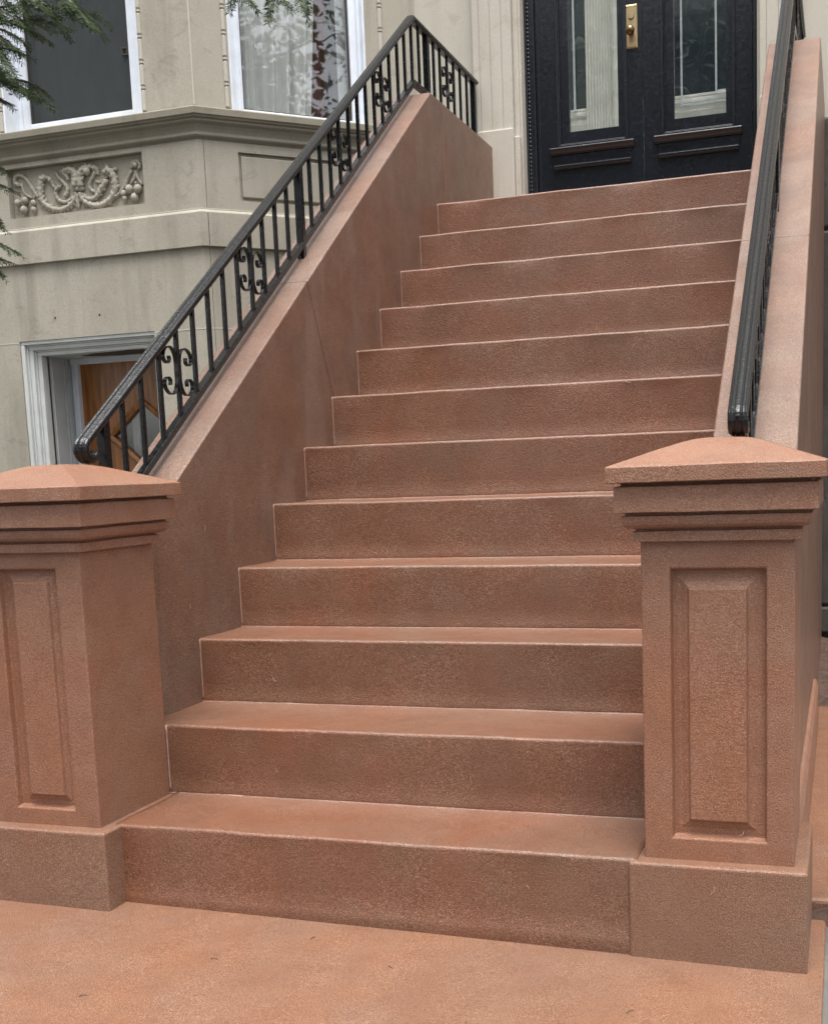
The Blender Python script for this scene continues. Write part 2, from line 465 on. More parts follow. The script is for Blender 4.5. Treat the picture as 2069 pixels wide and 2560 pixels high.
# ------------------------------------------------------------------ sloping stair walls
def stair_wall(x0, x1, label, outer):
    t = thing('stair_wall', label, 'stair wall', ((x0 + x1) / 2, 2.0, 0), 'sloping walls beside the steps')
    zb = -.13; g = .0016
    jy = lambda z: 1.478 + .455 * (1.812 - z)          # slanted joint
    zj = ztop(1.478)
    low = [(.15, zb), (jy(zb) - g, zb), (jy(zj) - g, zj - .0004), (.15, ztop(.15))]
    yl = 3.165
    up = [(jy(zb) + g, zb), (yl - g, zb), (yl - g, ZPK), (YPK, ZPK), (jy(zj) + g, zj + .0004)]
    land = [(yl + g, zb), (4.045, zb), (4.045, ZPK), (yl + g, ZPK)]
    for nm, poly in (('lower_wall_block', low), ('upper_wall_block', up), ('landing_wall_block', land)):
        b = MB(); b.prism(poly, 0, x0, x1)
        b.build(nm, M['wallstone'], t, bevel=.006, seg=3)
    b = MB(); b.prism([(.2, zb), (4.0, zb), (4.0, ZPK - .012), (YPK, ZPK - .012), (.2, ztop(.2) - .012)], 0, x0 + .012, x1 - .012)
    b.build('wall_core', M['gap'], t)
    if outer:
        b = MB(); b.prism([(x1 - .01, zb), (x1 + .02, zb), (x1 + .02, .17), (x1 + .010, .195), (x1 - .01, .195)], 1, .27, 2.3)
        b.build('base_course', M['pier'], t, bevel=.006)
    return t
stair_wall(WX0, WX1, 'brown sloping stair wall below the bay window, carrying the railing with the scrolls in full view', False)
stair_wall(RX0, RX1, 'brown sloping stair wall on the right of the steps, its broad top facing the sky', True)

# ------------------------------------------------------------------ piers
def ring(x0, x1, y0, y1, z): return [(x0, y0, z), (x1, y0, z), (x1, y1, z), (x0, y1, z)]
def pier(x0, x1, y0, y1, pl, label, panel):
    t = thing('stone_pier', label, 'pier', ((x0 + x1) / 2, (y0 + y1) / 2, 0), 'panelled stone piers at the foot of the steps')
    px0, px1, py0, py1 = pl
    b = MB(); b.loft([ring(px0, px1, py0, py1, -.12), ring(px0, px1, py0, py1, .197)])
    b.build('plinth', M['plinth'], t, bevel=.007, seg=3)
    # shaft with a raised and fielded panel in the front face
    b = MB(); zs0, zs1 = .190, .93
    a0, a1, c0, c1 = panel[0]; i0, i1, k0, k1 = panel[1]
    def R(xa, xb, za, zb_, y): return [(xa, y, za), (xb, y, za), (xb, y, zb_), (xa, y, zb_)]
    e = .004
    b.loft([R(x0, x1, zs0, zs1, y0), R(a0, a1, c0, c1, y0), R(a0 + e, a1 - e, c0 + e, c1 - e, y0 + .019),
            R(i0 + (a0 - i0) * .45, i1 + (a1 - i1) * .45, k0 + (c0 - k0) * .45, k1 + (c1 - k1) * .45, y0 + .0175),
            R(i0, i1, k0, k1, y0 + .0105), R(i0 + .0015, i1 - .0015, k0 + .0015, k1 - .0015, y0 + .003)], cap=(False, True))
    b.loft([R(x0, x1, zs0, zs1, y0), R(x0, x1, zs0, zs1, y1)], cap=(False, True))
    # weld the front ring
    o = b.build('shaft', M['pier'], t)
    bm = bmesh.new(); bm.from_mesh(o.data); bmesh.ops.remove_doubles(bm, verts=bm.verts, dist=1e-5); bmesh.ops.recalc_face_normals(bm, faces=bm.faces); bm.to_mesh(o.data); bm.free()
    bv = o.modifiers.new('bevel', 'BEVEL'); bv.width = .0035; bv.segments = 2; bv.limit_method = 'ANGLE'; bv.angle_limit = radians(35)
    # moulded cap
    prof = [(-.03, .922), (.015, .9225), (.0155, .9235), (.0155, .9445), (.0145, .9455), (.0085, .9465), (.0085, .9505), (.019, .9515), (.028, .9545), (.034, .960), (.0365, .968), (.0365, .979), (.0355, .980), (.029, .981), (.029, .986), (.0485, .9875), (.0495, .9885), (.0495, 1.0425), (.0480, 1.0445), (.036, 1.0462), (.036, 1.0515), (.0635, 1.053), (.0645, 1.0545), (.0645, 1.086), (.0635, 1.0875),
            (.058, 1.0905), (.02, 1.1035), (-.03, 1.1205), (-.08, 1.137), (-.105, 1.1435), (-.125, 1.1455)]
    b = MB(); rings = []
    for ee, z in prof:
        rr = []
        X0, X1, Y0, Y1 = x0 - ee, x1 + ee, y0 - ee, y1 + ee
        for s in range(4):
            P, Q = [((X0, Y0), (X1, Y0)), ((X1, Y0), (X1, Y1)), ((X1, Y1), (X0, Y1)), ((X0, Y1), (X0, Y0))][s]
            for q in range(10):
                f = q / 10; x = P[0] + (Q[0] - P[0]) * f; y = P[1] + (Q[1] - P[1]) * f
                j = .0007 * mnoise.noise(Vector((x * 17, y * 17, z * 30))) + .0012 * mnoise.noise(Vector((x * 3, y * 3, z * 5)))
                rr.append((x + j, y + j, z + (.0013 * mnoise.noise(Vector((x * 15 + 5, y * 15, z * 20))) if z > .93 else 0)))
        rings.append(rr)
    b.loft(rings)
    b.build('cap', M['pier'], t)
    return t
pier(-.249, .071, -.120, .215, (-.293, .110, -.163, .262), 'brown panelled stone pier at the foot of the stair wall nearer the garden door',
     ((-.1825, -.0035, .241, .8795), (-.142, -.033, .2755, .847)))
pier(1.489, 1.819, -.056, .283, (1.457, 1.849, -.096, .295), 'brown panelled stone pier at the foot of the right stair wall, whole panel visible',
     ((1.553, 1.760, .248, .8615), (1.591, 1.719, .288, .819)))

# ------------------------------------------------------------------ iron railings
BAL = [.363, .468, .575, .683, .79, .895, 1.005, 1.111, 1.215, 1.317, 1.425, 1.53, 1.749, 1.857, 1.957, 2.059, 2.166, 2.272, 2.375, 2.474, 2.574, 2.68, 2.791, 2.892, 2.996, 3.099, 3.323, 3.422, 3.539, 3.648, 3.76, 3.877]
SCR = [.683, 1.215, 2.059, 2.574, 3.539]
YP = 3.0; OFF = .345
def scroll_pts(side):
    half = [(-.010, .0), (-.010, .030), (-.017, .055), (-.035, .0715), (-.059, .071), (-.077, .057), (-.082, .039), (-.073, .025), (-.058, .0225), (-.048, .031), (-.049, .045)]
    pts = [(u, -w) for u, w in half[::-1]] + half[1:]
    return [(u * side, w) for u, w in pts]
def railing(xc, label):
    t = thing('iron_railing', label, 'railing', (xc, .25, ztop(.25)), 'black iron railings on the stair walls')
    # moulded hand rail: flattened top with ribs, swept along slope, landing and bottom curl
    half = [(0, .0135), (.006, .0130), (.0075, .0105), (.0105, .0105), (.012, .0128), (.018, .0112), (.0195, .0085), (.0225, .0085), (.0255, .0045), (.0265, -.002), (.0245, -.008), (.0205, -.0105), (.0155, -.0095), (.0145, -.0150), (.0, -.0150)]
    prof = half + [(-a, c) for a, c in half[::-1] if a > 1e-6]
    ty, tz = .8098, .5867
    path = []                                          # y, z, normal(y, z)
    P0 = (.163, ztop(.163) + OFF); R_ = .0265
    cy, cz = P0[0] + R_ * tz, P0[1] - R_ * ty          # centre of the curl
    for q in range(15, -1, -1):
        a = q / 15 * radians(222)
        ny = -tz * cos(a) - ty * sin(a) * 1; nz = ty * cos(a) - tz * sin(a)
        path.append((cy + R_ * ny, cz + R_ * nz, ny, nz))
    for q in range(1, 41):
        y = .163 + (YP - .163) * q / 41; wv = .0012 * mnoise.noise(Vector((y * 5, xc, 0)))
        path.append((y, ztop(y) + OFF + wv, -tz, ty))
    # mitre at the peak
    path.append((YP, ztop(YP) + OFF, -tz / (1 + ty), 1.0))
    for q in range(1, 9):
        path.append((YP + (4.035 - YP) * q / 8, ztop(YP) + OFF + .0008 * (q % 2), 0, 1))
    b = MB()
    b.loft([[(xc + a * .9, y + ny * c, z + nz * c) for a, c in prof] for y, z, ny, nz in path])
    b.build('handrail', M['iron_top'], t, bevel=.0012, seg=1, ang=30)
    # bottom bar
    b = MB(); zb0, zb1 = .038, .062
    zk = ztop(YP)
    b.prism([(.19, ztop(.19) + zb0), (YP + .004, zk + zb0), (4.03, zk + zb0), (4.03, zk + zb1), (YP - .004, zk + zb1), (.19, ztop(.19) + zb1)], 0, xc - .0135, xc + .0135)
    b.build('bottom_rail', M['iron'], t, bevel=.002, seg=2)
    base = .012 + 0
    for y in (.262, 1.645, 3.212, 4.0):
        b = MB(); b.box(xc - .0145, xc + .0145, y - .0145, y + .0145, (ztop(y) if y < YPK else ZPK) - .03, (ztop(y) if y < YP else ztop(YP)) + OFF - .005)
        b.build('post', M['iron'], t, bevel=.0025)
    proto = None
    def bar(y):
        zt = ztop(y) if y < YP else zk
        b = MB(); b.box(xc - .007, xc + .007, y - .007, y + .007, zt + .05, zt + OFF - .008)
        return b.build('baluster', M['iron'], t, bevel=.0022)
    for y in BAL: bar(y)
    for y in SCR:
        zc = (ztop(y) if y < YP else zk) + .196
        for s in (1, -1):
            pts = smooth_pts([(u, wv, 0) for u, wv in scroll_pts(s)], 4); b = MB(); rings = []
            for i, p in enumerate(pts):
                tn = (pts[min(i + 1, len(pts) - 1)] - pts[max(i - 1, 0)]).normalized(); nn = Vector((-tn.y, tn.x, 0)) * .0021
                rings.append([(xc + sx, y + p.x + sg * nn.x, zc + p.y + sg * nn.y) for sx, sg in ((-.007, -1), (.007, -1), (.007, 1), (-.007, 1))])
            b.loft(rings); b.build('scroll', M['iron'], t, bevel=.001, seg=1, ang=50)
    return t
railing(-.093, 'black iron railing with scrolls on the stair wall under the bay window, seen side on')
railing(1.683, 'glossy black iron railing on the right stair wall, seen almost end on along its handrail')

# ------------------------------------------------------------------ house
house = thing('brownstone_house', 'pale stone row house front with a bay window, carved panel and black double doors', 'house', (-1.0, 4.1, 0))
def wall_face(b, o, u, nrm, u0, u1, z0, z1, holes):
    """vertical wall face with rectangular holes (u0,u1,z0,z1,depth,back)"""
    o, u, nrm = Vector(o), Vector(u), Vector(nrm)
    P = lambda uu, z, d=0: o + u * uu - nrm * d + Vector((0, 0, z))
    us = sorted({u0, u1, *[h[0] for h in holes], *[h[1] for h in holes]}); zs = sorted({z0, z1, *[h[2] for h in holes], *[h[3] for h in holes]})
    us = [x for x in us if u0 <= x <= u1]; zs = [x for x in zs if z0 <= x <= z1]
    for i in range(len(us) - 1):
        for j in range(len(zs) - 1):
            cu, cz = (us[i] + us[i + 1]) / 2, (zs[j] + zs[j + 1]) / 2
            if any(h[0] < cu < h[1] and h[2] < cz < h[3] for h in holes): continue
            b.add([P(us[i], zs[j]), P(us[i + 1], zs[j]), P(us[i + 1], zs[j + 1]), P(us[i], zs[j + 1])], [(0, 1, 2, 3)])
    for a, c, e, f, d, back in holes:
        q = [P(a, e), P(c, e), P(c, f), P(a, f)]; r = [P(a, e, d), P(c, e, d), P(c, f, d), P(a, f, d)]
        b.add(q + r, [(0, 4, 5, 1), (1, 5, 6, 2), (2, 6, 7, 3), (3, 7, 4, 0)] + ([(4, 7, 6, 5)] if back else []))
def ob(b, o, u, nrm, u0, u1, d0, d1, z0, z1, mi=0):
    """box in wall coordinates, d measured inwards"""
    o, u, nrm = Vector(o), Vector(u), Vector(nrm)
    vs = [o + u * uu - nrm * d + Vector((0, 0, z)) for z in (z0, z1) for d in (d0, d1) for uu in (u0, u1)]
    b.add(vs, [(0, 2, 3, 1), (4, 5, 7, 6), (0, 1, 5, 4), (2, 6, 7, 3), (0, 4, 6, 2), (1, 3, 7, 5)], mi)
def plan_sweep(b, plan, prof, mi=0):
    """profile (offset outwards, z) swept with mitres along a plan polyline; outwards is to the right of travel"""
    P = [Vector((x, y, 0)) for x, y in plan]; rings = []
    for i, p in enumerate(P):
        ns = []
        if i > 0: d = (P[i] - P[i - 1]).normalized(); ns.append(Vector((d.y, -d.x, 0)))
        if i < len(P) - 1: d = (P[i + 1] - P[i]).normalized(); ns.append(Vector((d.y, -d.x, 0)))
        nn = sum(ns, Vector()) / len(ns); nn = nn / nn.length_squared if len(ns) > 1 else nn
        rings.append([(p.x + nn.x * o, p.y + nn.y * o, z) for o, z in prof])
    b.loft(rings, mi=mi)
S2 = 2 ** -.5
BX0, BX1, BY = -2.9, -1.391, 3.168
LW = (FAC - BY) / S2
FO, FU, FN = (BX0, BY, 0), (1, 0, 0), (0, -1, 0)
SO, SU, SN = (BX1, BY, 0), (S2, S2, 0), (S2, -S2, 0)
LO, LU, LN = (BX0 - (FAC - BY), FAC, 0), (S2, -S2, 0), (-S2, -S2, 0)
ZT = 5.6
ZF = 10.5
plan = [(LO[0], LO[1]), (BX0, BY), (BX1, BY), (BX1 + (FAC - BY), FAC)]
WZ0, WZ1 = 3.058, 5.05
fw0, fw1 = -2.604 - BX0, -1.707 - BX0
gd0, gd1, gdz = -2.627 - BX0, -1.732 - BX0, 1.922
b = MB()
wall_face(b, FO, FU, FN, 0, BX1 - BX0, -.15, ZF, [(gd0, gd1, -.15, gdz, .36, False), (fw0, fw1, WZ0, WZ1, .2, False), (-2.615 - BX0, -1.732 - BX0, 2.604, 2.876, .046, True)])
wall_face(b, SO, SU, SN, 0, LW, -.15, ZF, [(.205, 1.0, WZ0, WZ1, .16, False), (.224, 1.095, 2.598, 2.852, .020, True)])
wall_face(b, LO, LU, LN, 0, LW, -.15, ZF, [(.32, 1.11, WZ0, WZ1, .16, False), (.224, 1.095, 2.598, 2.852, .020, True)])
b.build('bay_wall', M['lime'], house, recalc=False)
b = MB(); ob(b, SO, SU, SN, .240, 1.079, .004, .0199, 2.616, 2.834); b.build('raised_panel', M['lime'], house, bevel=.006)
b = MB(); ob(b, LO, LU, LN, .240, 1.079, .004, .0199, 2.616, 2.834); b.build('raised_panel', M['lime'], house, bevel=.006)
b = MB(); plan_sweep(b, plan, [(-.02, 2.345), (.019, 2.345), (.019, 2.523), (.013, 2.532), (.0, 2.541), (-.02, 2.541)])
b.build('band_course', M['lime'], house, bevel=.003)
b = MB()
plan_sweep(b, plan, [(-.02, 2.902), (.005, 2.902), (.008, 2.908), (.016, 2.913), (.021, 2.922), (.016, 2.931), (.013, 2.936), (.013, 2.941), (.018, 2.956), (.026, 2.972), (.038, 2.984), (.041, 2.989), (.041, 2.998), (.050, 3.003), (.054, 3.012), (.060, 3.016), (.060, 3.0495), (.055, 3.054), (-.02, 3.066)])
b.build('sill_course', M['lime_dark'], house, bevel=.002)
# fine joints
b = MB()
ob(b, FO, FU, FN, 0.0, gd0 - .004, -.0012, .001, 1.912, 1.917); b.build('mortar_joint', M['joint'], house); b = MB(); ob(b, FO, FU, FN, gd1 + .004, BX1 - BX0, -.0012, .001, 1.912, 1.917); ob(b, SO, SU, SN, 0, LW, -.0012, .001, 1.912, 1.917)
b.build('mortar_joint', M['joint'], house)
b = MB()
plan_sweep(b, plan, [(-.01, 2.5415), (.0030, 2.5415), (.0030, 2.5465), (-.01, 2.5465)])
b.build('mortar_joint', M['joint'], house)
b = MB()
for z0, z1 in ((-.1, 2.34), (2.55, 2.90)):
    ob(b, SO, SU, SN, .034, .0365, -.0008, .001, z0, z1)
ob(b, SO, SU, SN, .030, .0335, -.0198, -.010, 2.35, 2.52)
b.build('open_joint', M['gap'], house)
b = MB(); ob(b, SO, SU, SN, -.004, .002, -.004, .006, 3.075, ZT - .1); b.build('corner_joint', M['joint'], house)
# small anchor holes in the lower wall
b = MB()
for x, z in ((-2.37, 2.04), (-2.075, 2.035)):
    b = MB(); b.ball((x, BY - .001, z), .006, 8, 6, sy=.4); b.build('anchor_hole', M['gap'], house)

# carved panel -------------------------------------------------------
CARVE=[ ([(-2.18,2.629),(-2.18,2.668),(-2.172,2.717)],0.01,0.014),
([(-2.2,2.736),(-2.168,2.73),(-2.135,2.728)],0.014,0.014),
([(-2.191,2.743),(-2.178,2.782),(-2.184,2.817),(-2.212,2.839),(-2.248,2.838),(-2.262,2.828),(-2.245,2.809),(-2.232,2.782)],0.02,0.008),
([(-2.149,2.739),(-2.156,2.784),(-2.141,2.822),(-2.103,2.84),(-2.062,2.833),(-2.039,2.816),(-2.042,2.792)],0.02,0.008),
([(-2.31,2.835),(-2.3,2.809),(-2.272,2.782),(-2.245,2.749),(-2.245,2.719),(-2.262,2.701)],0.008,0.012),
([(-2.057,2.823),(-2.065,2.794),(-2.093,2.758),(-2.093,2.723),(-2.062,2.7)],0.01,0.01),
([(-2.184,2.713),(-2.204,2.671),(-2.249,2.64),(-2.305,2.631),(-2.359,2.646),(-2.405,2.681),(-2.42,2.718),(-2.416,2.762),(-2.405,2.806),(-2.385,2.816)],0.013,0.016),
([(-2.201,2.695),(-2.246,2.67),(-2.289,2.674),(-2.317,2.702),(-2.319,2.737),(-2.287,2.758)],0.01,0.012),
([(-2.163,2.711),(-2.143,2.669),(-2.104,2.641),(-2.045,2.627),(-1.983,2.643),(-1.938,2.683),(-1.928,2.735),(-1.941,2.786),(-1.969,2.808),(-1.993,2.796)],0.013,0.018),
([(-2.152,2.705),(-2.124,2.677),(-2.083,2.666),(-2.045,2.684),(-2.019,2.716),(-1.979,2.756)],0.01,0.016),
([(-2.38,2.813),(-2.35,2.8),(-2.335,2.764),(-2.312,2.751),(-2.28,2.765)],0.012,0.006),
([(-2.057,2.759),(-2.027,2.751),(-1.996,2.767),(-1.964,2.795),(-1.915,2.814)],0.008,0.01),
([(-2.381,2.649),(-2.423,2.693),(-2.472,2.758),(-2.51,2.817),(-2.551,2.844),(-2.583,2.835),(-2.586,2.805),(-2.557,2.787)],0.008,0.012),
([(-1.971,2.647),(-1.915,2.676),(-1.87,2.72),(-1.843,2.765),(-1.82,2.792)],0.01,0.009),
([(-1.822,2.802),(-1.814,2.83),(-1.784,2.836),(-1.768,2.815),(-1.776,2.792)],0.01,0.01),
([(-2.549,2.801),(-2.53,2.744),(-2.486,2.714)],0.009,0.007),
([(-2.477,2.773),(-2.462,2.737),(-2.471,2.708)],0.01,0.006),
([(-1.799,2.79),(-1.805,2.756),(-1.835,2.721)],0.008,0.008),
([(-1.799,2.79),(-1.786,2.745),(-1.76,2.708)],0.008,0.008),
([(-1.856,2.742),(-1.865,2.709),(-1.85,2.679)],0.012,0.006),
([(-2.205,2.661),(-2.192,2.63)],0.008,0.005),
([(-2.15,2.66),(-2.144,2.63)],0.008,0.005) ]
FRUIT= [(-2.573,2.693,0.019),(-2.525,2.701,0.019),(-2.533,2.649,0.022),(-2.47,2.683,0.016),(-2.471,2.647,0.016),(-2.102,2.815,0.02),(-1.837,2.692,0.022),(-1.782,2.689,0.022),(-1.877,2.674,0.017),(-1.806,2.645,0.022),(-1.873,2.647,0.015),(-1.794,2.816,0.014),(-1.8,2.724,0.008),(-2.392,2.809,0.013),(-2.351,2.795,0.012),(-1.921,2.808,0.01)]

cp = MB(); yb = BY + .0455
cp.box(-2.612, -1.735, yb - .006, yb + .02, 2.607, 2.873)
cpo = cp.build('carved_panel', M['lime'], house)
b = MB()
for pts, r0, r1 in CARVE:
    pp = smooth_pts([(x, 0, z) for x, z in pts], 5); n = len(pp)
    rad = [(r0 + (r1 - r0) * i / (n - 1)) * (.92 + .08 * sin(i * 1.9)) for i in range(n)]
    for i in (0, n - 1): rad[i] *= .5
    b.tube([(p.x, yb - .006 - rad[i] * .75, p.z) for i, p in enumerate(pp)], [r * 1.12 for r in rad], 9)
    b.tube([(p.x, yb - .006, p.z) for i, p in enumerate(pp)], [r * .7 for r in rad], 7)
    if len(pts) >= 6 and max(r0, r1) > .012:
        for i in range(2, n - 2, 2):
            tn = (pp[i + 1] - pp[i - 1]).normalized(); nn = Vector((-tn.z, 0, tn.x))
            for sgn in (1, -1):
                if sgn < 0 and i % 4: continue
                p0 = Vector((pp[i].x, yb - .008 - rad[i] * .5, pp[i].z)); r = rad[i]
                b.tube([p0, p0 + nn * sgn * r * 1.1 + tn * r * .2 - Vector((0, .003, 0)), p0 + nn * sgn * r * 1.75 + tn * r * 1.0 - Vector((0, .001, 0))], [r * .75, r * .68, r * .10], 7)
b.build('carved_leaf', M['lime'], cpo, smooth=True)
for x, z, r in FRUIT:
    b = MB(); b.ball((x, yb - .010 - r * .8, z), r, 14, 10, sz=1.12); b.build('carved_fruit', M['lime'], cpo, smooth=True)

# windows ------------------------------------------------------------
def window(o, u, n, u0, u1, rec, fl, fr, zb, mats, screen=False, sill=True):
    f = MB()
    ob(f, o, u, n, u0, u0 + fl, rec, rec + .06, WZ0, WZ1); ob(f, o, u, n, u1 - fr, u1, rec, rec + .06, WZ0, WZ1)
    ob(f, o, u, n, u0 + fl, u1 - fr, rec + .001, rec + .06, WZ0, zb); ob(f, o, u, n, u0 + fl, u1 - fr, rec + .001, rec + .06, WZ1 - .08, WZ1)
    # white jamb lining and outer stop
    ob(f, o, u, n, u0 - .001, u0 + .012, -.003, rec, WZ0 + .004, WZ1); ob(f, o, u, n, u1 - .012, u1 + .001, -.003, rec, WZ0 + .004, WZ1)
    ob(f, o, u, n, u0 + .012, u0 + fl * .45, rec - .018, rec, WZ0 + .004, WZ1); ob(f, o, u, n, u1 - fr * .45, u1 - .012, rec - .018, rec, WZ0 + .004, WZ1)
    ob(f, o, u, n, u0 + fl - .012, u0 + fl - .004, rec - .006, rec, WZ0 + .004, WZ1)
    w = f.build('window', M['white'], house, bevel=.003)
    p = MB(); ob(p, o, u, n, u0 + fl - .005, u1 - fr + .005, rec + .028, rec + .033, zb - .005, WZ1 - .07)
    p.build('pane', M['glass'], w)
    s = MB()
    for a, c, e, g in ((u0 + fl, u0 + fl + .007, zb, WZ1 - .08), (u1 - fr - .007, u1 - fr, zb, WZ1 - .08), (u0 + fl + .007, u1 - fr - .007, zb, zb + .007)):
        ob(s, o, u, n, a, c, rec + .012, rec + .028, e, g)
    s.build('seal', M['gap'], w)
    if screen:
        p = MB(); ob(p, o, u, n, u0 + fl + .008, u1 - fr - .008, rec + .018, rec + .0195, zb + .008, WZ1 - .08); p.build('insect_screen', M['screen'], w)
        # small square catch on the screen
        p = MB(); cu, cz, hh = u1 - fr - .030, 3.455, .022
        for a, c, e, g in ((cu - hh, cu + hh, cz - hh, cz - hh + .009), (cu - hh, cu + hh, cz + hh - .009, cz + hh), (cu - hh, cu - hh + .009, cz - hh + .009, cz + hh - .009), (cu + hh - .009, cu + hh, cz - hh + .009, cz + hh - .009)):
            ob(p, o, u, n, a, c, rec + .008, rec + .018, e, g)
        p.build('catch', M['gap'], w)
    return w
window(FO, FU, FN, fw0, fw1, .13, .076, .145, 3.142, None, True)
window(SO, SU, SN, .205, 1.0, .045, .082, .075, 3.093, None)
window(LO, LU, LN, .32, 1.11, .045, .08, .08, 3.093, None)
# bead and reel mouldings at the jambs
def beads(o, u, n, uu):
    b = MB(); o, u, n = Vector(o), Vector(u), Vector(n); z = 3.075; k = 0
    while z < 5.0:
        c = o + u * uu + n * .002
        r = .0125
        rings = [[(c.x + rr * cos(2 * pi * q / 10), c.y + rr * sin(2 * pi * q / 10), z + zz) for q in range(10)] for rr, zz in ((.006, 0), (r, .006), (r, .104), (.006, .110), (.0055, .113), (r, .116), (r, .126), (.0055, .129))]
        b.loft(rings); z += .1305
    return b.build('bead_moulding', M['lime_warm'], house, smooth=False)
beads(FO, FU, FN, fw1 + .014); beads(FO, FU, FN, fw0 - .014)
beads(SO, SU, SN, .182); beads(SO, SU, SN, 1.095); 
# dark rooms behind the windows, ceiling left off to light the curtains
b = MB()
b.add([(BX0 + .1, BY + .34, 2.9), (BX1 - .1, BY + .34, 2.9), (-.75, 4.05, 2.9), (-.75, 5.6, 2.9), (-3.6, 5.6, 2.9), (-3.6, 4.05, 2.9)] + [(BX0 + .1, BY + .34, 5.5), (BX1 - .1, BY + .34, 5.5), (-.75, 4.05, 5.5), (-.75, 5.6, 5.5), (-3.6, 5.6, 5.5), (-3.6, 4.05, 5.5)],
      [(0, 5, 4, 3, 2, 1), (2, 3, 9, 8), (3, 4, 10, 9), (4, 5, 11, 10)])
b.build('front_room', M['room'], house)

VY0, DY = 6.20, 4.22
# main facade ----------------------------------------------------------
fx = BX1 + (FAC - BY)
b = MB()
wall_face(b, (0, FAC, 0), (1, 0, 0), (0, -1, 0), fx, 6.0, -.15, ZF, [(.150, 1.475, 2.39, 5.5, .14, False)])
b.build('facade_wall', M['lime_warm'], house, recalc=False)
b = MB(); wall_face(b, (0, FAC, 0), (1, 0, 0), (0, -1, 0), -7.0, LO[0], -.15, ZF, [])
b.build('facade_wall', M['lime_warm'], house, recalc=False)
b = MB(); b.box(-7, -3.6, FAC, 7.5, ZT, ZT + .03); b.box(-.75, -.50, FAC, 7.5, ZT, ZT + .03); b.box(-3.6, -.75, 5.6, 7.5, ZT, ZT + .03); b.box(1.70, 6, FAC, 7.5, ZT, ZT + .03); b.box(-.50, 1.70, FAC, DY + .1, ZT, ZT + .03); b.box(-.50, 1.70, VY0, 7.5, ZT, ZT + .03)  # gaps over front room and vestibule added to let daylight into them
b.box(-7, 6, FAC + .012, FAC + .1, ZT + .05, ZF)
b.box(-7, 6, 7.5, 7.6, -.15, ZT + .03); b.box(-7.05, -7, FAC, 7.6, -.15, ZT + .03); b.box(6, 6.05, FAC, 7.6, -.15, ZT + .03)
b.prism([(LO[0], FAC), (BX0, BY), (BX1, BY), (fx, FAC)], 2, ZF - .02, ZF + .03)
b.build('roof', M['lime_dark'], house)
def pilaster(x0, x1, flutes, jam):
    poly = [(x0, FAC + .02), (x0, 4.052)]
    for f in flutes: poly += [(f - .0035, 4.052), (f, 4.058), (f + .0035, 4.052)]
    poly += [(x1, 4.052), (x1, FAC + .02)]
    b = MB(); b.prism(poly, 2, 2.99, 5.2)
    p = b.build('pilaster', M['lime_warm'], house, bevel=.002)
    s = 1 if jam > x0 else -1
    b = MB(); b.box(x0 - .003, x1 + .003, 4.030, FAC + .01, 2.38, 2.998)
    b.build('plinth_block', M['lime_warm'], p, bevel=.008, seg=3)
    return p
pilaster(-.104, .123, (-.066, -.002, .064), .2)
pilaster(1.472, 1.69, (1.505, 1.567, 1.63), 1.4)
b = MB()
b.prism([(.124, FAC + .02), (.124, 4.078), (.140, 4.078), (.144, 4.083), (.150, 4.083), (.156, 4.10), (.164, 4.10), (.164, FAC + .14), (.124, FAC + .14)], 2, 2.38, 5.5)
b.build('door_reveal', M['lime_warm'], house, bevel=.002); b = MB()
b.prism([(1.471, 4.10), (1.455, 4.10), (1.455, FAC + .14), (1.471, FAC + .14)], 2, 2.38, 5.5)
b.build('door_reveal', M['lime_warm'], house, bevel=.002)
b = MB(); b.box(.126, .160, 4.045, 4.09, 2.38, 2.955); b.build('reveal_block', M['lime_warm'], house, bevel=.008)
# the basement wall right of the stairs, in a much darker peeling colour
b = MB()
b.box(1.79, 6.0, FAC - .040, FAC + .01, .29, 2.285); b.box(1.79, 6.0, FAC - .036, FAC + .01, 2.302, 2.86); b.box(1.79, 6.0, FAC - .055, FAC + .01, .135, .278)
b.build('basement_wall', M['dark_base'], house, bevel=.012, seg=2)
b = MB(); b.box(1.79, 6.0, FAC - .02, FAC + .011, .0, 2.8); b.build('basement_backing', M['gap'], house)

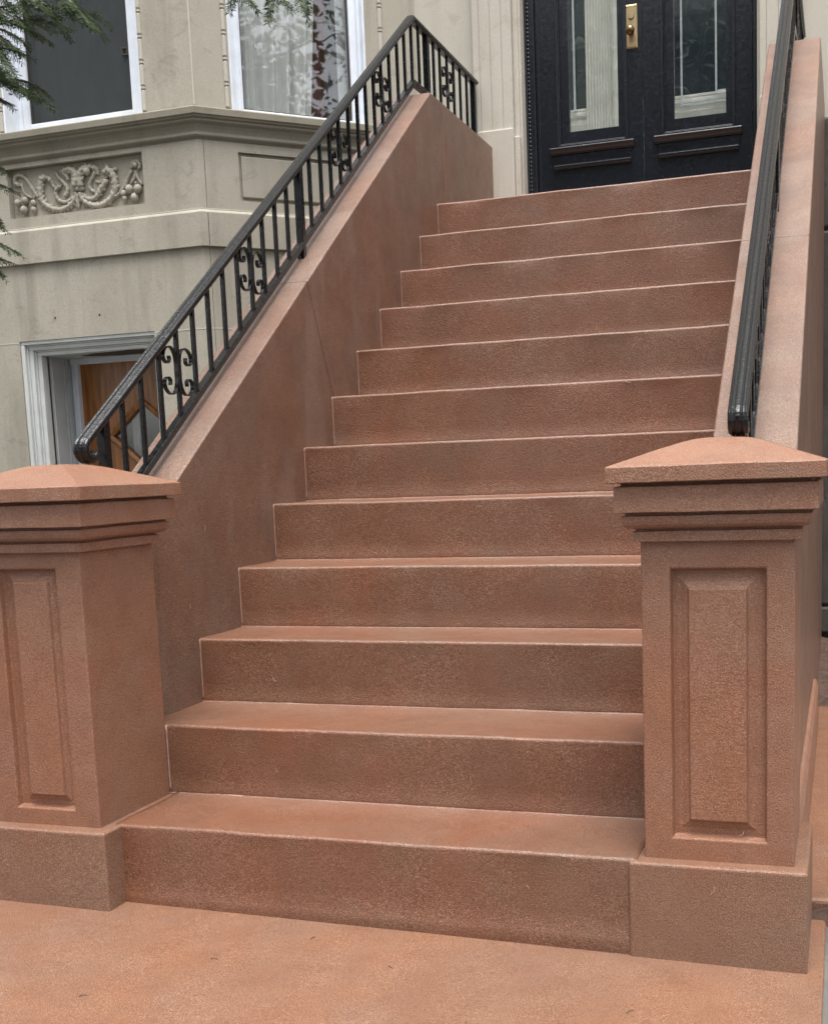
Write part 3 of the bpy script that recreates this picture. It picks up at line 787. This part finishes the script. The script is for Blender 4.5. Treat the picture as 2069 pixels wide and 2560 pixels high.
# front doors ------------------------------------------------------------
DY = 4.22
b = MB()
b.box(.158, .176, DY - .040, DY + .10, 2.38, 5.5); b.box(.176, .216, DY - .022, DY + .10, 2.38, 5.5); b.box(.216, .2365, DY + .004, DY + .10, 2.38, 5.5)
b.box(1.4335, 1.456, DY - .022, DY + .10, 2.38, 5.5); b.box(1.4215, 1.4335, DY + .004, DY + .10, 2.38, 5.5)
b.box(.2365, 1.4215, DY - .01, DY + .1, 4.62, 4.75)
for i in range(60):
    b.ball((.181, DY - .0225, 2.42 + i * .022), .0085, 6, 4, sz=1.5, sy=.7)
b.box(.2365, 1.4215, DY - .01, DY + .1, 5.4, 5.5)
b.build('door_frame', M['black'], house, bevel=.003)
def leaf(x0, x1, mo, gl, le, lo_, lock):
    b = MB()
    wall_face(b, (0, DY, 0), (1, 0, 0), (0, -1, 0), x0, x1, 2.385, 4.62, [(mo[0], mo[1], 2.905, 4.5, .016, False)])
    wall_face(b, (0, DY + .016, 0), (1, 0, 0), (0, -1, 0), mo[0], mo[1], 2.905, 4.5, [(gl[0], gl[1], 2.99, 4.44, .03, False)])
    b.add([(x0, DY, 2.385), (x0, DY + .05, 2.385), (x0, DY + .05, 4.62), (x0, DY, 4.62)], [(0, 1, 2, 3)])
    b.add([(x1, DY, 2.385), (x1, DY + .05, 2.385), (x1, DY + .05, 4.62), (x1, DY, 4.62)], [(3, 2, 1, 0)])
    d = b.build('door_leaf', M['black'], house, recalc=False)
    b = MB(); A = mo[0], mo[1]                                # bolection bead round the glazing
    for k, (w_, pr) in enumerate(((.012, .010), (.007, .004))):
        e = .012 if k else 0
        z0 = 2.905 + e; z1 = 4.5 - e; xa, xb = A[0] + e, A[1] - e
        y0 = DY - pr
        b.box(xa, xa + w_, y0, DY + .0155, z0, z1); b.box(xb - w_, xb, y0, DY + .0155, z0, z1); b.box(xa + w_, xb - w_, y0, DY + .0155, z0, z0 + w_)
    b.build('glazing_bead', M['black'], d, bevel=.003, seg=2)
    b = MB()
    yo = DY + .0
    b.prism([(yo + .004, 2.904), (yo - .030, 2.902), (yo - .033, 2.895), (yo - .026, 2.890), (yo - .022, 2.881), (yo - .014, 2.873), (yo - .012, 2.864), (yo + .004, 2.864)], 0, le[0], le[1])
    b.box(lo_[0], lo_[1], DY - .005, DY + .004, 2.812, 2.863)
    b.prism([(yo + .004, 2.811), (yo - .012, 2.811), (yo - .020, 2.804), (yo - .019, 2.793), (yo - .008, 2.785), (yo + .004, 2.784)], 0, lo_[0] - .002, lo_[1] + .002)
    b.build('shelf_moulding', M['black'], d, bevel=.002)
    b = MB(); b.box(gl[0] - .006, gl[1] + .006, DY + .036, DY + .040, 2.984, 4.445); b.build('pane', M['door_glass'], d)
    if lock:
        b = MB(); xa, xb, za, zb_ = .737, .803, 3.386, 3.617
        b.loft([[(xa, DY + .001, za), (xb, DY + .001, za), (xb, DY + .001, zb_), (xa, DY + .001, zb_)], [(xa, DY - .004, za), (xb, DY - .004, za), (xb, DY - .004, zb_), (xa, DY - .004, zb_)], [(xa + .008, DY - .009, za + .008), (xb - .008, DY - .009, za + .008), (xb - .008, DY - .009, zb_ - .008), (xa + .008, DY - .009, zb_ - .008)]])
        def cyl(bb, x, z, r, y0, y1, mi=0):
            bb.loft([[(x + r * cos(2 * pi * q / 20), yy, z + r * sin(2 * pi * q / 20)) for q in range(20)] for yy in (y0, y1)], mi=mi)
        cyl(b, .770, 3.553, .0165, DY - .004, DY - .0125, 1); cyl(b, .770, 3.553, .0145, DY - .004, DY - .0145)
        b.box(.7685, .7715, DY - .0152, DY - .012, 3.541, 3.550, 1)
        for x, z in ((.748, 3.604), (.792, 3.604), (.750, 3.400), (.791, 3.400)): cyl(b, x, z, .003, DY - .005, DY - .0098, 1)
        b.build('lock_plate', [M['brass'], M['gap']], d, bevel=.0008, seg=1)
        b = MB()
        rr = [(.016, -.008), (.014, -.014), (.008, -.018), (.008, -.034), (.014, -.038), (.022, -.044), (.026, -.054), (.0245, -.064), (.017, -.073), (.006, -.077)]
        b.loft([[(.770 + r * cos(2 * pi * q / 24), DY + yy, 3.466 + r * sin(2 * pi * q / 24)) for q in range(24)] for r, yy in rr])
        b.build('door_knob', M['bronze'], d, smooth=True)
leaf(.238, .8285, (.336, .742), (.405, .686), (.295, .778), (.318, .757), True)
leaf(.8315, 1.420, (.932, 1.333), (.999, 1.28), (.89, 1.369), (.915, 1.349), False)
b = MB(); b.box(.236, 1.422, DY + .03, DY + .036, 4.74, 5.41); b.build('added_transom_pane', M['door_glass'], house)  # unseen transom glass, added to let more light into the vestibule
# vestibule seen through the panes, lit through a roof opening added to brighten it
b = MB(); VY = 6.20; KV = (VY - CAM.y) / (DY - CAM.y)
vx = lambda x: CAM.x + (x - CAM.x) * KV
vz = lambda z: CAM.z + (z - CAM.z) * KV
b.box(-.60, 1.85, VY, VY + .06, 2.3, 5.55)
b.add([(.10, DY + .08, 2.39), (1.55, DY + .08, 2.39), (1.70, VY, 2.39), (-.50, VY, 2.39), (.10, DY + .08, 5.58), (1.55, DY + .08, 5.58), (1.70, VY, 5.58), (-.50, VY, 5.58)], [(0, 1, 2, 3), (0, 3, 7, 4), (1, 5, 6, 2)])
for i in range(10):
    x = vx(.508 + i * .0165)
    b.prism([(x, VY), (x + .003, VY - .012), (x + .013, VY - .012), (x + .016, VY)], 2, 2.4, 5.5)
b.box(vx(.673), vx(.70), VY - .05, VY, 2.4, 5.5); b.box(vx(.71), vx(.985), VY - .03, VY, 2.4, 5.5)
for x0, x1, dz in ((vx(.26), vx(.508), 0), (vx(.99), vx(1.36), 0)):
    b.box(x0, x1, VY - .014, VY, vz(3.015), vz(3.04)); b.box(x0, x1, VY - .026, VY, vz(3.062), vz(3.078)); b.box(x0, x1, VY - .016, VY, vz(3.088), vz(3.10))
b.build('vestibule', M['pale'], house, bevel=.003)
b = MB(); b.box(vx(.25), vx(.508), VY - .008, VY, vz(3.10), 5.3); b.box(vx(1.005), vx(1.40), VY - .008, VY, vz(3.104), 5.3); b.build('inner_door_glass', M['slate'], house)
b = MB()
for x, z in ((.444, 3.085), (1.042, 3.048), (1.228, 3.10)): b.box(vx(x), vx(x) + .012, VY - .05, VY - .03, vz(z), 5.3)
b.box(vx(1.042), vx(1.30), VY - .05, VY - .03, vz(3.040), vz(3.048)); b.box(vx(1.228), vx(1.30), VY - .049, VY - .03, vz(3.094), vz(3.10))
b.build('inner_door_trim', M['white'], house)

# garden level door ------------------------------------------------------
GX0, GX1, GZ = -2.627, -1.732, gdz
b = MB()
steps_ = [(.000, .026, .006), (.026, .036, .022), (.036, .064, .030), (.064, .074, .044), (.074, .102, .052)]
for a, c, dd in steps_:
    h0, h1 = a * .79, c * .79
    b.box(GX0 + a, GX0 + c, BY + dd, BY + .12, -.1, GZ - h1)
    b.box(GX0 + a, GX1 - .002, BY + dd, BY + .12, GZ - h1, GZ - h0)
b.box(GX1 - .045, GX1 - .003, BY + .060, BY + .119, -.1, GZ - .0806)
b.build('door_casing', M['white_old'], house, bevel=.003)
IX0, IX1, IZ = GX0 + .102, GX1 - .045, GZ - .0806
YD = 3.50
b = MB()
b.box(IX0 - .03, IX0, BY + .10, YD + .06, -.1, IZ + .03); b.box(IX1, IX1 + .03, BY + .10, YD + .06, -.1, IZ + .03); b.box(IX0, IX1, BY + .10, YD + .06, IZ, IZ + .03)
for x0, x1 in ((IX0, IX0 + .006), (IX1 - .006, IX1)):
    for y in (3.30, 3.415, 3.44): b.box(x0, x1, y, y + .014, -.1, IZ)
b.build('door_reveal', M['reveal'], house, bevel=.003)
b = MB(); zz = IZ - .0015
b.prism([(-2.36, 3.36), (-2.22, 3.29), (-2.05, 3.27), (-1.95, 3.24), (-1.88, 3.26), (-1.80, 3.38), (-2.0, 3.445), (-2.16, 3.455), (-2.27, 3.42)], 2, zz, zz + .003)
b.build('peeled_patch', M['bark'], house)
b = MB()
b.box(IX0 + .040, IX0 + .058, YD - .034, YD + .03, -.1, IZ - .02); b.box(IX0 + .006, IX0 + .040, YD - .018, YD + .03, -.1, IZ - .02); b.box(IX1 - .022, IX1 - .006, YD - .028, YD + .03, -.1, IZ - .02); b.box(IX0 + .006, IX1 - .006, YD - .028, YD + .03, IZ - .035, IZ - .001)
b.build('stop_bead', M['white'], house, bevel=.002)
cx_, cz_, hw, hh = -2.055, 1.375, .245, .205
b = MB()
# door slab with a diamond opening
x0, x1, z0, z1 = IX0 + .058, IX1 - .022, -.08, IZ - .035
dm = [(cx_ - hw, cz_), (cx_, cz_ - hh), (cx_ + hw, cz_), (cx_, cz_ + hh)]
outer = [(x0, z0), (x1, z0), (x1, z1), (x0, z1)]; mids = [(x0, cz_), (cx_, z0), (x1, cz_), (cx_, z1)]
P = lambda p, y: (p[0], y, p[1])
for y, fl in ((YD, False), (YD + .04, True)):
    L, Bm, R_, T = mids; l, bo, r, t_ = dm
    for quad in ((L, outer[0], Bm, bo), (L, bo, l), (Bm, outer[1], R_, r), (Bm, r, bo), (R_, outer[2], T, t_), (R_, t_, r), (T, outer[3], L, l), (T, l, t_)):
        b.add([P(q_, y) for q_ in quad], [tuple(range(len(quad)))])
for i in range(4): p, q_ = dm[i], dm[(i + 1) % 4]; b.add([P(p, YD), P(q_, YD), P(q_, YD + .04), P(p, YD + .04)], [(0, 1, 2, 3)])
gdoor = b.build('garden_door', M['oak'], house)
b = MB()
def dia(s, y): return [(cx_ - hw * s, y, cz_), (cx_, y, cz_ - hh * s), (cx_ + hw * s, y, cz_), (cx_, y, cz_ + hh * s)]
b.loft([dia(1.06, YD + .001), dia(1.06, YD - .012), dia(.98, YD - .018), dia(.86, YD - .006), dia(.86, YD + .03)], cap=(False, False))
b.build('diamond_frame', M['oak'], gdoor, bevel=.002)
b = MB(); b.add(dia(.88, YD + .016) + dia(.88, YD + .02), [(0, 1, 2, 3), (7, 6, 5, 4)]); b.build('pane', M['glass'], gdoor)
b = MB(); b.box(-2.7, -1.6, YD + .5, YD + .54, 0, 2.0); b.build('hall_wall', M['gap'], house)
b = MB(); b.box(-2.20, -2.155, YD + .10, YD + .12, .9, 1.8); b.box(-2.13, -2.115, YD + .10, YD + .12, .9, 1.8); b.build('inner_trim', M['reveal'], house)
b = MB(); b.box(IX0, IX1, BY, YD, -.14, -.05); b.build('threshold', M['concrete'], house)

# ------------------------------------------------------------------ curtains
def curtain(name, o, u, n, d, ua, ub, ta, tb, z0, z1, amp, mat, label, folds):
    b = MB(); o, u, n = Vector(o), Vector(u), Vector(n); nu, nz = 110, 12; vs = []; fs = []
    for j in range(nz + 1):
        f = j / nz; a = ua + (ta - ua) * f; c = ub + (tb - ub) * f
        for i in range(nu + 1):
            s = i / nu; ph = s * folds * 2 * pi
            dd = d + amp * (sin(ph + 1.2 * sin(ph * .37)) + .5 * sin(ph * 2.3 + 2 + f)) * (.8 + .2 * sin(f * 3)) + .02 * mnoise.noise(Vector((s * 3, f * 2, d)))
            vs.append(o + u * (a + (c - a) * s) - n * dd + Vector((0, 0, z0 + (z1 - z0) * f)))
    for j in range(nz):
        for i in range(nu): k = j * (nu + 1) + i; fs.append((k, k + 1, k + nu + 2, k + nu + 1))
    b.add(vs, fs); q = b.build(name, mat, smooth=True, recalc=False)
    tag(q, label, 'curtain')
curtain('sheer_curtain', FO, FU, FN, .235, fw0 + .03, fw1 - .02, fw0 + .03, fw1 - .02, 3.13, 4.9, .018, M['sheer'], 'sheer white curtain showing dimly through the screened bay window above the carved panel', 9)
curtain('sheer_curtain', SO, SU, SN, .15, .275, .715, .275, .86, 3.08, 4.9, .030, M['sheer'], 'sheer white curtain drawn to one side in the bay window beside the railing', 4.2)
curtain('red_drape', SO, SU, SN, .19, .69, .815, .74, .84, 3.05, 3.80, .010, M['red'], 'dark red cloth hanging past the edge of the sheer curtain', 3)
curtain('side_drape', SO, SU, SN, .15, .885, .96, .885, .96, 3.08, 4.9, .008, M['reveal'], 'narrow grey drape at the right jamb of the window beside the railing', 2)

# ------------------------------------------------------------------ yew tree
SPRAY= [((-0.996,1.003,2.746),(-0.575,1.137,2.717)),((-0.87,1.114,2.859),(-0.726,1.135,2.678)),((-0.704,0.997,2.779),(-0.526,1.034,2.63)),((-0.841,0.834,2.691),(-0.701,0.869,2.62)),((-0.898,0.913,2.637),(-0.78,0.941,2.565)),((-1.038,1.083,2.658),(-0.887,1.127,2.623)),((-0.862,1.04,2.7),(-0.748,1.068,2.633)),((-0.923,0.895,2.57),(-0.759,0.927,2.422)),((-0.967,0.98,2.523),(-0.746,1.037,2.417)),((-0.853,0.82,2.626),(-0.737,0.834,2.463)),((-1.136,1.146,2.579),(-0.995,1.188,2.552)),((-0.78,1.197,2.861),(-0.725,1.204,2.788)),((-0.659,0.79,2.711),(-0.634,0.783,2.607)),((-0.899,0.933,2.773),(-0.82,0.942,2.661)),((-1.049,1.023,2.266),(-0.952,1.046,2.213)),((-1.026,0.964,2.176),(-0.904,0.998,2.136)),((-1.034,1.006,2.116),(-0.971,1.012,2.014)),((-0.989,0.893,1.968),(-0.848,0.929,1.9)),((-1.046,0.973,1.918),(-0.943,1.003,1.892)),((-1.032,0.974,1.889),(-0.97,0.987,1.844)),((0.086,0.809,2.627),(0.181,0.825,2.526)),((0.239,0.858,2.621),(0.222,0.834,2.494)),((0.291,0.875,2.619),(0.328,0.869,2.496)),((0.156,0.887,2.645),(0.252,0.905,2.549)),((0.083,0.92,2.668),(0.054,0.897,2.575)),((-0.953,0.975,2.453),(-0.873,0.996,2.419)),((-0.88,1.062,2.522),(-0.785,1.085,2.469))]
yew = thing('yew_tree', 'dark green yew whose needled branches hang into the view before the bay window', 'tree', (-2.5, 1.35, -.05))
b = MB(); tp = smooth_pts([(-2.5, 1.35, -.08), (-2.46, 1.34, .9), (-2.53, 1.33, 2.0), (-2.42, 1.32, 3.0), (-2.36, 1.33, 4.3)], 8)
b.tube(tp, [.13 - .09 * i / (len(tp) - 1) for i in range(len(tp))], 12); b.build('trunk', M['bark'], yew, smooth=True)
nb = MB(); tw = MB()
def needles(pts, nd, ln, wd):
    for i in range(len(pts) - 1):
        a, c = pts[i], pts[i + 1]; t = (c - a); L = t.length
        if L < 1e-6: continue
        t.normalize(); sd_ = t.cross(Vector((0, 0, 1)))
        if sd_.length < .1: sd_ = Vector((1, 0, 0))
        sd_.normalize(); up_ = sd_.cross(t)
        k = max(1, int(L * nd))
        for q in range(k):
            p = a + t * (L * (q + random.random()) / k)
            for s in (1, -1):
                l_ = ln * random.uniform(.7, 1.1)
                d_ = (sd_ * s + t * random.uniform(.35, .8) + up_ * random.uniform(-.35, .35)).normalized()
                w_ = (t - d_ * t.dot(d_)).normalized() * wd
                m_ = p + d_ * l_ * .55 + Vector((0, 0, -.001)); e_ = p + d_ * l_ + Vector((0, 0, -.002))
                nb.add([p, m_ + w_, e_, m_ - w_], [(0, 1, 2, 3)])
def spray(base, tip, nd=280, ln=.022):
    base, tip = Vector(base), Vector(tip); L = (tip - base).length; ax = (tip - base).normalized()
    sag = Vector((0, 0, -.12 * L))
    pts = [base.lerp(tip, i / 10) - sag * (4 * (i / 10) * (1 - i / 10)) * .6 for i in range(11)]
    tw.tube(pts, [.0042 * (1 - .8 * i / 10) + .0006 for i in range(11)], 5)
    needles(pts[2:], nd, ln, .0016)
    side = ax.cross(Vector((0, 0, 1))); side = side.normalized() if side.length > .1 else Vector((1, 0, 0))
    s = 1
    for i in range(1, 10):
        for _ in range(2 if L > .2 else 1):
            s = -s; f = (i + random.random()) / 10.5
            p = base.lerp(tip, f) - sag * (4 * f * (1 - f)) * .6
            l_ = L * random.uniform(.22, .42) * (1.05 - .75 * f) + .02
            d_ = (ax * random.uniform(.6, 1.0) + side * s * random.uniform(.5, .9) + Vector((0, 0, random.uniform(-.55, .1)))).normalized()
            q_ = [p + d_ * l_ * j / 5 + Vector((0, 0, -.10 * l_ * (j / 5) ** 2)) for j in range(6)]
            tw.tube(q_, [.0016, .0014, .0012, .001, .0008, .0006], 4); needles(q_, nd, ln, .0016)
for a, c in SPRAY: spray(a, c)
EX = []
for a, c in SPRAY[:13]:
    for _ in range(1):
        j = Vector((random.uniform(-.10, .02), random.uniform(-.12, .12), random.uniform(-.03, .07)))
        a2 = Vector(a) + j; c2 = a2.lerp(Vector(c) + j, random.uniform(.55, .85)); EX.append((tuple(a2), tuple(c2))); spray(a2, c2)
SPRAY = SPRAY + EX
limb = MB()
for a, c in SPRAY:
    a = Vector(a); hub = Vector((-2.41 + .05 * random.random(), 1.32, a.z + random.uniform(.05, .5)))
    mid = hub.lerp(a, .55) + Vector((random.uniform(-.05, .05), random.uniform(-.1, .1), .10))
    pts = smooth_pts([hub, mid, a], 6); limb.tube(pts, [.018 - .0145 * i / (len(pts) - 1) for i in range(len(pts))], 6)
    for f_ in (3, 5, 6, 7, 8, 9, 10, 11):                # twigs along the limb, outside the view
        p = pts[f_]; d_ = (pts[f_ + 1] - p).normalized(); s_ = d_.cross(Vector((0, 0, 1))) * random.choice((-1, 1))
        q_ = p + (d_ * random.uniform(.4, .9) + s_ * random.uniform(.3, .9) + Vector((0, 0, random.uniform(-.5, .1)))).normalized() * random.uniform(.16, .30)
        vf = q_ - CAM; px = 1163.7 + 2920 * vf.dot(Rr) / vf.dot(Ff); py = 1580 - 2920 * vf.dot(Uu) / vf.dot(Ff)
        if px < -110 or py < -160: spray(p, q_, 110, .024)
# the rest of the crown, above and beside the frame
for k in range(90):
    an = random.uniform(0, 2 * pi); z = random.uniform(2.5, 5.2); rr = random.uniform(.35, 1.25) * (1.15 - (z - 2.5) * .26)
    p = Vector((-2.42 + rr * cos(an), 1.33 + rr * sin(an) * .8, z)); q_ = p + Vector((cos(an) * .32, sin(an) * .32, random.uniform(-.22, .05)))
    vf = (q_ - CAM); fz = vf.dot(Ff); px = 1163.7 + 2920 * vf.dot(Rr) / fz; py = 1580 - 2920 * vf.dot(Uu) / fz
    if px > -90 and py > -90: continue
    spray(p, q_, 120, .024); limb.tube([(-2.44, 1.33, z + .15), p], [.016, .004], 5)
limb.build('branch', M['bark'], yew, smooth=True); tw.build('twig', M['bark'], yew); nb.build('foliage', M['yew'], yew, recalc=False)

# ------------------------------------------------------------------ across the street: what the panes reflect
rh = thing('row_house', 'brown stone row house with white trimmed windows across the street', 'house', (0, -21, 0))
b = MB(); wins = [(x, x + 1.1, z, z + 2.0) for x in (-8.4, -5.9, -3.4, -.6, 1.9, 4.4, 7.2) for z in (1.2, 4.6, 8.0)]
wall_face(b, (0, -21, 0), (1, 0, 0), (0, 1, 0), -11, 11, -.15, 13.5, [(x0, x1, z0, z1, .2, False) for x0, x1, z0, z1 in wins])
b.box(-11, 11, -29, -21.21, 13.4, 13.5); b.box(-11, -10.8, -29, -21.2, -.15, 13.4); b.box(10.8, 11, -29, -21.2, -.15, 13.4); b.box(-11, 11, -29, -28.8, -.15, 13.4)
b.build('wall', M['brick'], rh, recalc=False)
b = MB(); b.box(-11.1, 11.1, -21, -20.4, 13.5, 14.0); b.build('cornice', M['far_trim'], rh)
for x0, x1, z0, z1 in wins:
    b = MB(); b.box(x0 - .1, x1 + .1, -21.0, -20.94, z1, z1 + .2); b.box(x0 - .1, x1 + .1, -21.0, -20.9, z0 - .15, z0); b.box(x0, x1, -21.16, -21.1, z0 + .97, z0 + 1.03)
    f = b.build('window', M['far_trim'], rh); b = MB(); b.box(x0, x1, -21.2, -21.17, z0, z1); b.build('pane', M['far_glass'], f)
tr = thing('street_tree', 'leafy street tree at the kerb to the left of the viewer, shading the bay', 'tree', (-1.6, -6.2, -.05), 'street trees along the kerb')
b = MB(); pts = smooth_pts([(-1.6, -6.2, -.1), (-1.55, -6.22, 1.4), (-1.65, -6.2, 2.8), (-1.6, -6.3, 6.0)], 6); b.tube(pts, [.17 - .1 * i / (len(pts) - 1) for i in range(len(pts))], 10)
lf = MB(); R2 = random.Random(3)
for k in range(34):
    an = R2.uniform(0, 2 * pi); el_ = R2.uniform(-.25, 1.3); L = R2.uniform(1.3, 2.9)
    h = Vector((-1.6, -6.25, R2.uniform(3.6, 6.0))); e = h + Vector((cos(an) * cos(el_), sin(an) * cos(el_), sin(el_) + .15)) * L
    b.tube([h, h.lerp(e, .5) + Vector((0, 0, .12)), e], [.045, .03, .01], 6)
    for _ in range(620):
        p = h.lerp(e, R2.uniform(.3, 1.1)) + Vector((R2.gauss(0, .32), R2.gauss(0, .32), R2.gauss(0, .28)))
        a = Vector((R2.gauss(0, 1), R2.gauss(0, 1), R2.gauss(0, .6))).normalized(); c = a.cross(Vector((R2.gauss(0, 1), R2.gauss(0, 1), R2.gauss(0, 1)))).normalized()
        s = R2.uniform(.034, .06); lf.add([p - a * s * 1.3, p + c * s * .7, p + a * s * 1.3, p - c * s * .7], [(0, 1, 2, 3)])
b.build('trunk', M['bark'], tr, smooth=True); lf.build('crown', M['leaf'], tr, recalc=False)
tr.location = (-3.3, -2.85, -.05)
for x, y, rz, sc_, lab in ((7.6, -2.85, 1.9, 1.15, 'leafy street tree at the kerb far to the right of the stoop'), (-11.5, -2.85, 4.0, 1.0, 'leafy street tree at the kerb far to the left of the stoop'), (-2.4, -17.2, 2.6, 1.7, 'tall leafy street tree on the far pavement before the row house')):
    t2 = tr.copy(); col.objects.link(t2); t2.location = (x, y, -.05); t2.rotation_euler.z = rz; t2.scale = (sc_, sc_, sc_); t2['label'] = lab
    for ch in list(tr.children):
        c2 = ch.copy(); col.objects.link(c2); c2.parent = t2

# ------------------------------------------------------------------ small litter left by the masons and the tree
def strand(name, pts, r, mat, label, cat, group):
    b = MB(); b.tube(smooth_pts(pts, 4), r, 5); tag(b.build(name, mat, smooth=True), label, cat, group)
q = NT('pale_bristle_fibre'); q.base((.42, .30, .22)); q.rough(.6); M['bristle'] = q.m
R3 = random.Random(11)
def on_riser(k, x, z, l, a, cv):
    y = step_y(k) - .0022; d = Vector((cos(a), 0, sin(a))); n_ = Vector((-sin(a), 0, cos(a)))
    P = Vector((x, y, (k - 1) * H + z))
    strand('bristle', [P, P + d * l * .5 + n_ * cv * l - Vector((0, .002, 0)), P + d * l], .0005, M['bristle'], 'pale curved brush bristle stuck to the fresh stone', 'bristle', 'pale brush bristles stuck to the stone')
for k, x, z, l, a, cv in ((1, 1.22, .11, .012, 2.2, -.2), (2, .42, .075, .011, 1.7, .15), (3, .26, .07, .017, 2.3, .2), (5, 1.0, .13, .009, .7, .2), (7, 1.18, .188, .022, 2.9, .1), (11, .3, .10, .012, 2.3, .2)): on_riser(k, x, z, l, a, cv)
for y, z, l, a in ((.62, .93, .022, 1.5), (1.05, 1.12, .016, 1.6), (.50, .70, .015, 1.2), (3.15, 2.66, .02, 2.1)):
    P = Vector((.0015, y, z)); d = Vector((0, cos(a), sin(a)))
    strand('bristle', [P, P + d * l * .5 + Vector((.002, .002, 0)), P + d * l], .0005, M['bristle'], 'pale curved brush bristle stuck to the fresh stone', 'bristle', 'pale brush bristles stuck to the stone')
for x, z, l, a in ((1.64, .135, .022, 1.1), (1.70, .262, .014, .8)):
    P = Vector((x, -.0985 if z < .2 else -.0585, z)); d = Vector((cos(a), 0, sin(a)))
    strand('bristle', [P, P + d * l * .5 + Vector((.004, -.002, 0)), P + d * l], .0005, M['bristle'], 'pale curved brush bristle stuck to the fresh stone', 'bristle', 'pale brush bristles stuck to the stone')
for x, y, a in ((.34, -.61, .5), (.62, -.70, 2.7), (.70, -.20, 1.4), (.52, -.36, .1), (1.2, -.52, 2.0), (1.5, -.38, .9), (.95, -.30, 2.4)):
    P = Vector((x, y, zpad(x) + .0015)); d = Vector((cos(a), sin(a), 0)); n_ = Vector((-d.y, d.x, 0))
    strand('dry_needle', [P, P + d * .009 + n_ * .0015 + Vector((0, 0, .0015)), P + d * .018], .0009, M['bark'], 'dark dry yew needle fallen on the coated pavement', 'needle', 'dry needles fallen on the pavement')
